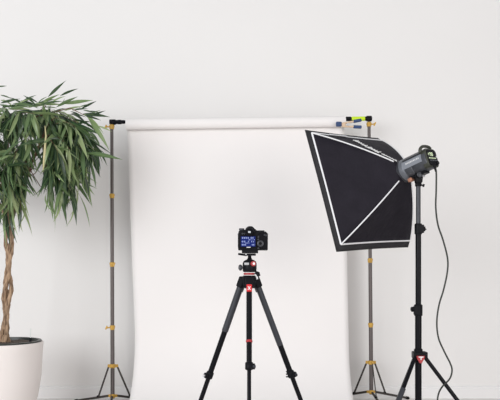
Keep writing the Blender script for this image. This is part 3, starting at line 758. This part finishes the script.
# (hub, tip px, depth offset, rise, leaves): visible right-hand side first
T_ = [
 (2, (62, 122), -.10, .16, 24), (2, (76, 128), -.16, .16, 28), (2, (86, 140), -.05, .18, 28), (2, (92, 148), .08, .20, 26), (5, (80, 124), .16, .12, 26),
 (2, (70, 150), -.28, .12, 26), (2, (58, 152), -.34, .08, 18), (2, (80, 160), .10, .14, 24), (2, (66, 170), -.12, .06, 22), (2, (73, 182), .02, .04, 22),
 (2, (88, 158), -.14, .20, 22), (5, (66, 116), .22, .10, 22), (5, (50, 112), .05, .07, 22), (5, (92, 134), .10, .16, 20), (2, (54, 172), -.20, .02, 10), (2, (50, 186), -.16, .02, 7),
 (2, (73, 197), -.08, .03, 9), (2, (63, 192), -.14, .03, 8), (2, (86, 176), .0, .10, 12), (2, (50, 202), -.2, .0, 4), (2, (80, 196), .06, .04, 5), (2, (90, 160), .02, .16, 8), (2, (57, 196), -.1, .0, 4),
 (0, (4, 212), -.12, -.02, 9), (0, (21, 212), -.2, -.02, 5), (0, (12, 214), -.15, -.02, 6),
 (4, (20, 112), -.22, .06, 20), (4, (34, 114), -.28, .08, 20), (4, (6, 108), -.18, .06, 20), (0, (30, 140), -.36, .08, 16), (0, (14, 160), -.38, .04, 20),
 (0, (24, 172), -.26, .02, 10), (0, (8, 186), -.30, -.02, 22), (0, (2, 170), -.40, .02, 20), (0, (16, 198), -.16, -.02, 11), (0, (28, 190), -.05, .00, 2),
 (1, (-4, 200), -.20, -.02, 16), (1, (-6, 160), -.34, .06, 20), (1, (2, 145), .36, .08, 18), (0, (22, 150), .34, .08, 12), (5, (54, 140), .36, .10, 18), (5, (76, 146), .32, .12, 18),
 (1, (-16, 130), -.30, .08, 16), (6, (-10, 106), -.10, .06, 18), (6, (-30, 110), .05, .06, 14), (4, (12, 118), .25, .05, 16),
 (3, (-50, 130), -.16, .14, 20), (3, (-66, 140), .02, .16, 20), (3, (-78, 152), -.10, .18, 20), (3, (-60, 165), -.24, .08, 20), (3, (-46, 178), -.05, .04, 18), (3, (-70, 170), .16, .10, 18), (3, (-34, 160), .34, .08, 16), (6, (-52, 120), .20, .10, 18), (3, (-28, 190), -.14, .0, 14),
 (0, (4, 195), .20, -.02, 12), (1, (-14, 180), .22, .0, 12),
]
for hi, (x, y), dd, rise, nl in T_:
    twig(H_[hi], px(x, y, DP+dd), rise, nl=int(nl*1.7), s=(.85, 1.25))
# long single shoots that stick out over the crown: (start px, end px)
def shoot(x0, y0, x1, y1, d, n=1, W=None):
    a_, b_ = px(x0, y0, d), px(x1, y1, d); dv = b_-a_
    L = dv.length
    az = math.atan2(dv.y, dv.x); pitch = -math.asin(max(-1, min(1, dv.z/L)))
    k = 0
    leaves.append((Matrix.Translation(a_) @ Matrix.Rotation(az, 4, 'Z') @ Matrix.Rotation(pitch-.22, 4, 'Y') @ Matrix.Rotation(random.choice((-1, 1))*random.uniform(.8, 1.2), 4, 'X') @ Matrix.Scale(L/.195, 4), 0, a_))
D0 = DP-.15
for s_ in ((48, 97, 69, 84), (60, 96, 80, 91), (64, 104, 95, 105.5), (82, 114, 111, 122), (84, 114, 103, 137), (88, 118, 104, 152), (38, 103, 22, 97), (38, 103, 48, 97), (20, 104, 37, 96), (36, 105, 20, 96),
           (0, 95, 13, 101), (-4, 87, 8, 88), (0, 100, 12, 106), (40, 104, 62, 97), (52, 130, 52, 102), (46, 128, 45, 104), (98, 126, 112, 134), (62, 106, 66, 99), (12, 106, 0, 99)):
    shoot(*s_, D0)
for i in range(46):
    x = random.uniform(-2, 92); y = 106+max(0, x-60)*.25+random.uniform(-3, 5); sg = random.choice((-1, 1)); L_ = random.uniform(14, 26)
    if x > 70: sg = 1; L_ *= .7
    shoot(x, y, x+sg*L_, y+random.uniform(-7, 9), DP+random.uniform(-.32, .1))
wood.append(([H_[5], px(46, 106, D0), px(38, 103, D0)], [.005, .003, .002])); wood.append(([H_[5], px(70, 108, D0), px(88, 117, D0)], [.006, .004, .002]))
wood.append(([H_[0], px(40, 186, DP-.1), px(47, 190, DP-.1)], [.004, .003, .002]))
# fine reddish twigs in the open heart of the crown
for i in range(14):
    a_ = px(random.uniform(18, 30), random.uniform(160, 178), DP-.12); b_ = a_+V((random.uniform(.03, .10), random.uniform(-.03, .03), random.uniform(.03, .14)))
    wood.append(([a_, a_.lerp(b_, .5)+V((0.01, 0, -.01)), b_], [.004, .003, .0015]))
# one pale upright stem in the right half
wood.append(([px(43, 172, DP-.36), px(44, 160, DP-.38), px(45, 148, DP-.38), px(46, 136, DP-.37), px(45, 126, DP-.3)], [.003, .0078, .0085, .006, .003]))

root = V((PX, DP, 0))
for i, (pts, rs) in enumerate(wood):
    MB().tube(pts, rs, 7).build('branch', M['stem'] if .0029 < rs[0] < .0031 else M['twig'] if rs[0] < .0075 else M['bark'], t)
def screen(p): return 250+F*p.x/p.y, 270-F*(p.z-CAM_H)/p.y
vis = [(M_, k, p) for (M_, k, p) in leaves if screen(p)[0] > -8]
vis.sort(key=lambda q: q[2].y)
single = vis[:300]; ids = set(id(q[0]) for q in single)
for M_, k, p in single:
    o = bpy.data.objects.new('leaf', kinds[k][0]); C.objects.link(o); o.parent = t
    o.matrix_local = Matrix.Translation(-root) @ M_
vs, fs, uvs = [], [], []
for M_, k, p in leaves:
    if id(M_) in ids: continue
    n = len(vs); _, lv2, lf2, luv = kinds[k]
    vs += [tuple(M_ @ V(q)-root) for q in lv2]; fs += [tuple(i+n for i in f) for f in lf2]; uvs += luv
me = bpy.data.meshes.new('foliage'); me.from_pydata(vs, [], fs); ul = me.uv_layers.new(name='UVMap')
for lp_ in me.loops: ul.data[lp_.index].uv = uvs[lp_.vertex_index]
for p in me.polygons: p.use_smooth = True
me.materials.append(M['leafy'])
o = bpy.data.objects.new('foliage', me); C.objects.link(o); o.parent = t; o['kind'] = 'stuff'
print('leaves', len(leaves), 'visible', len(vis))
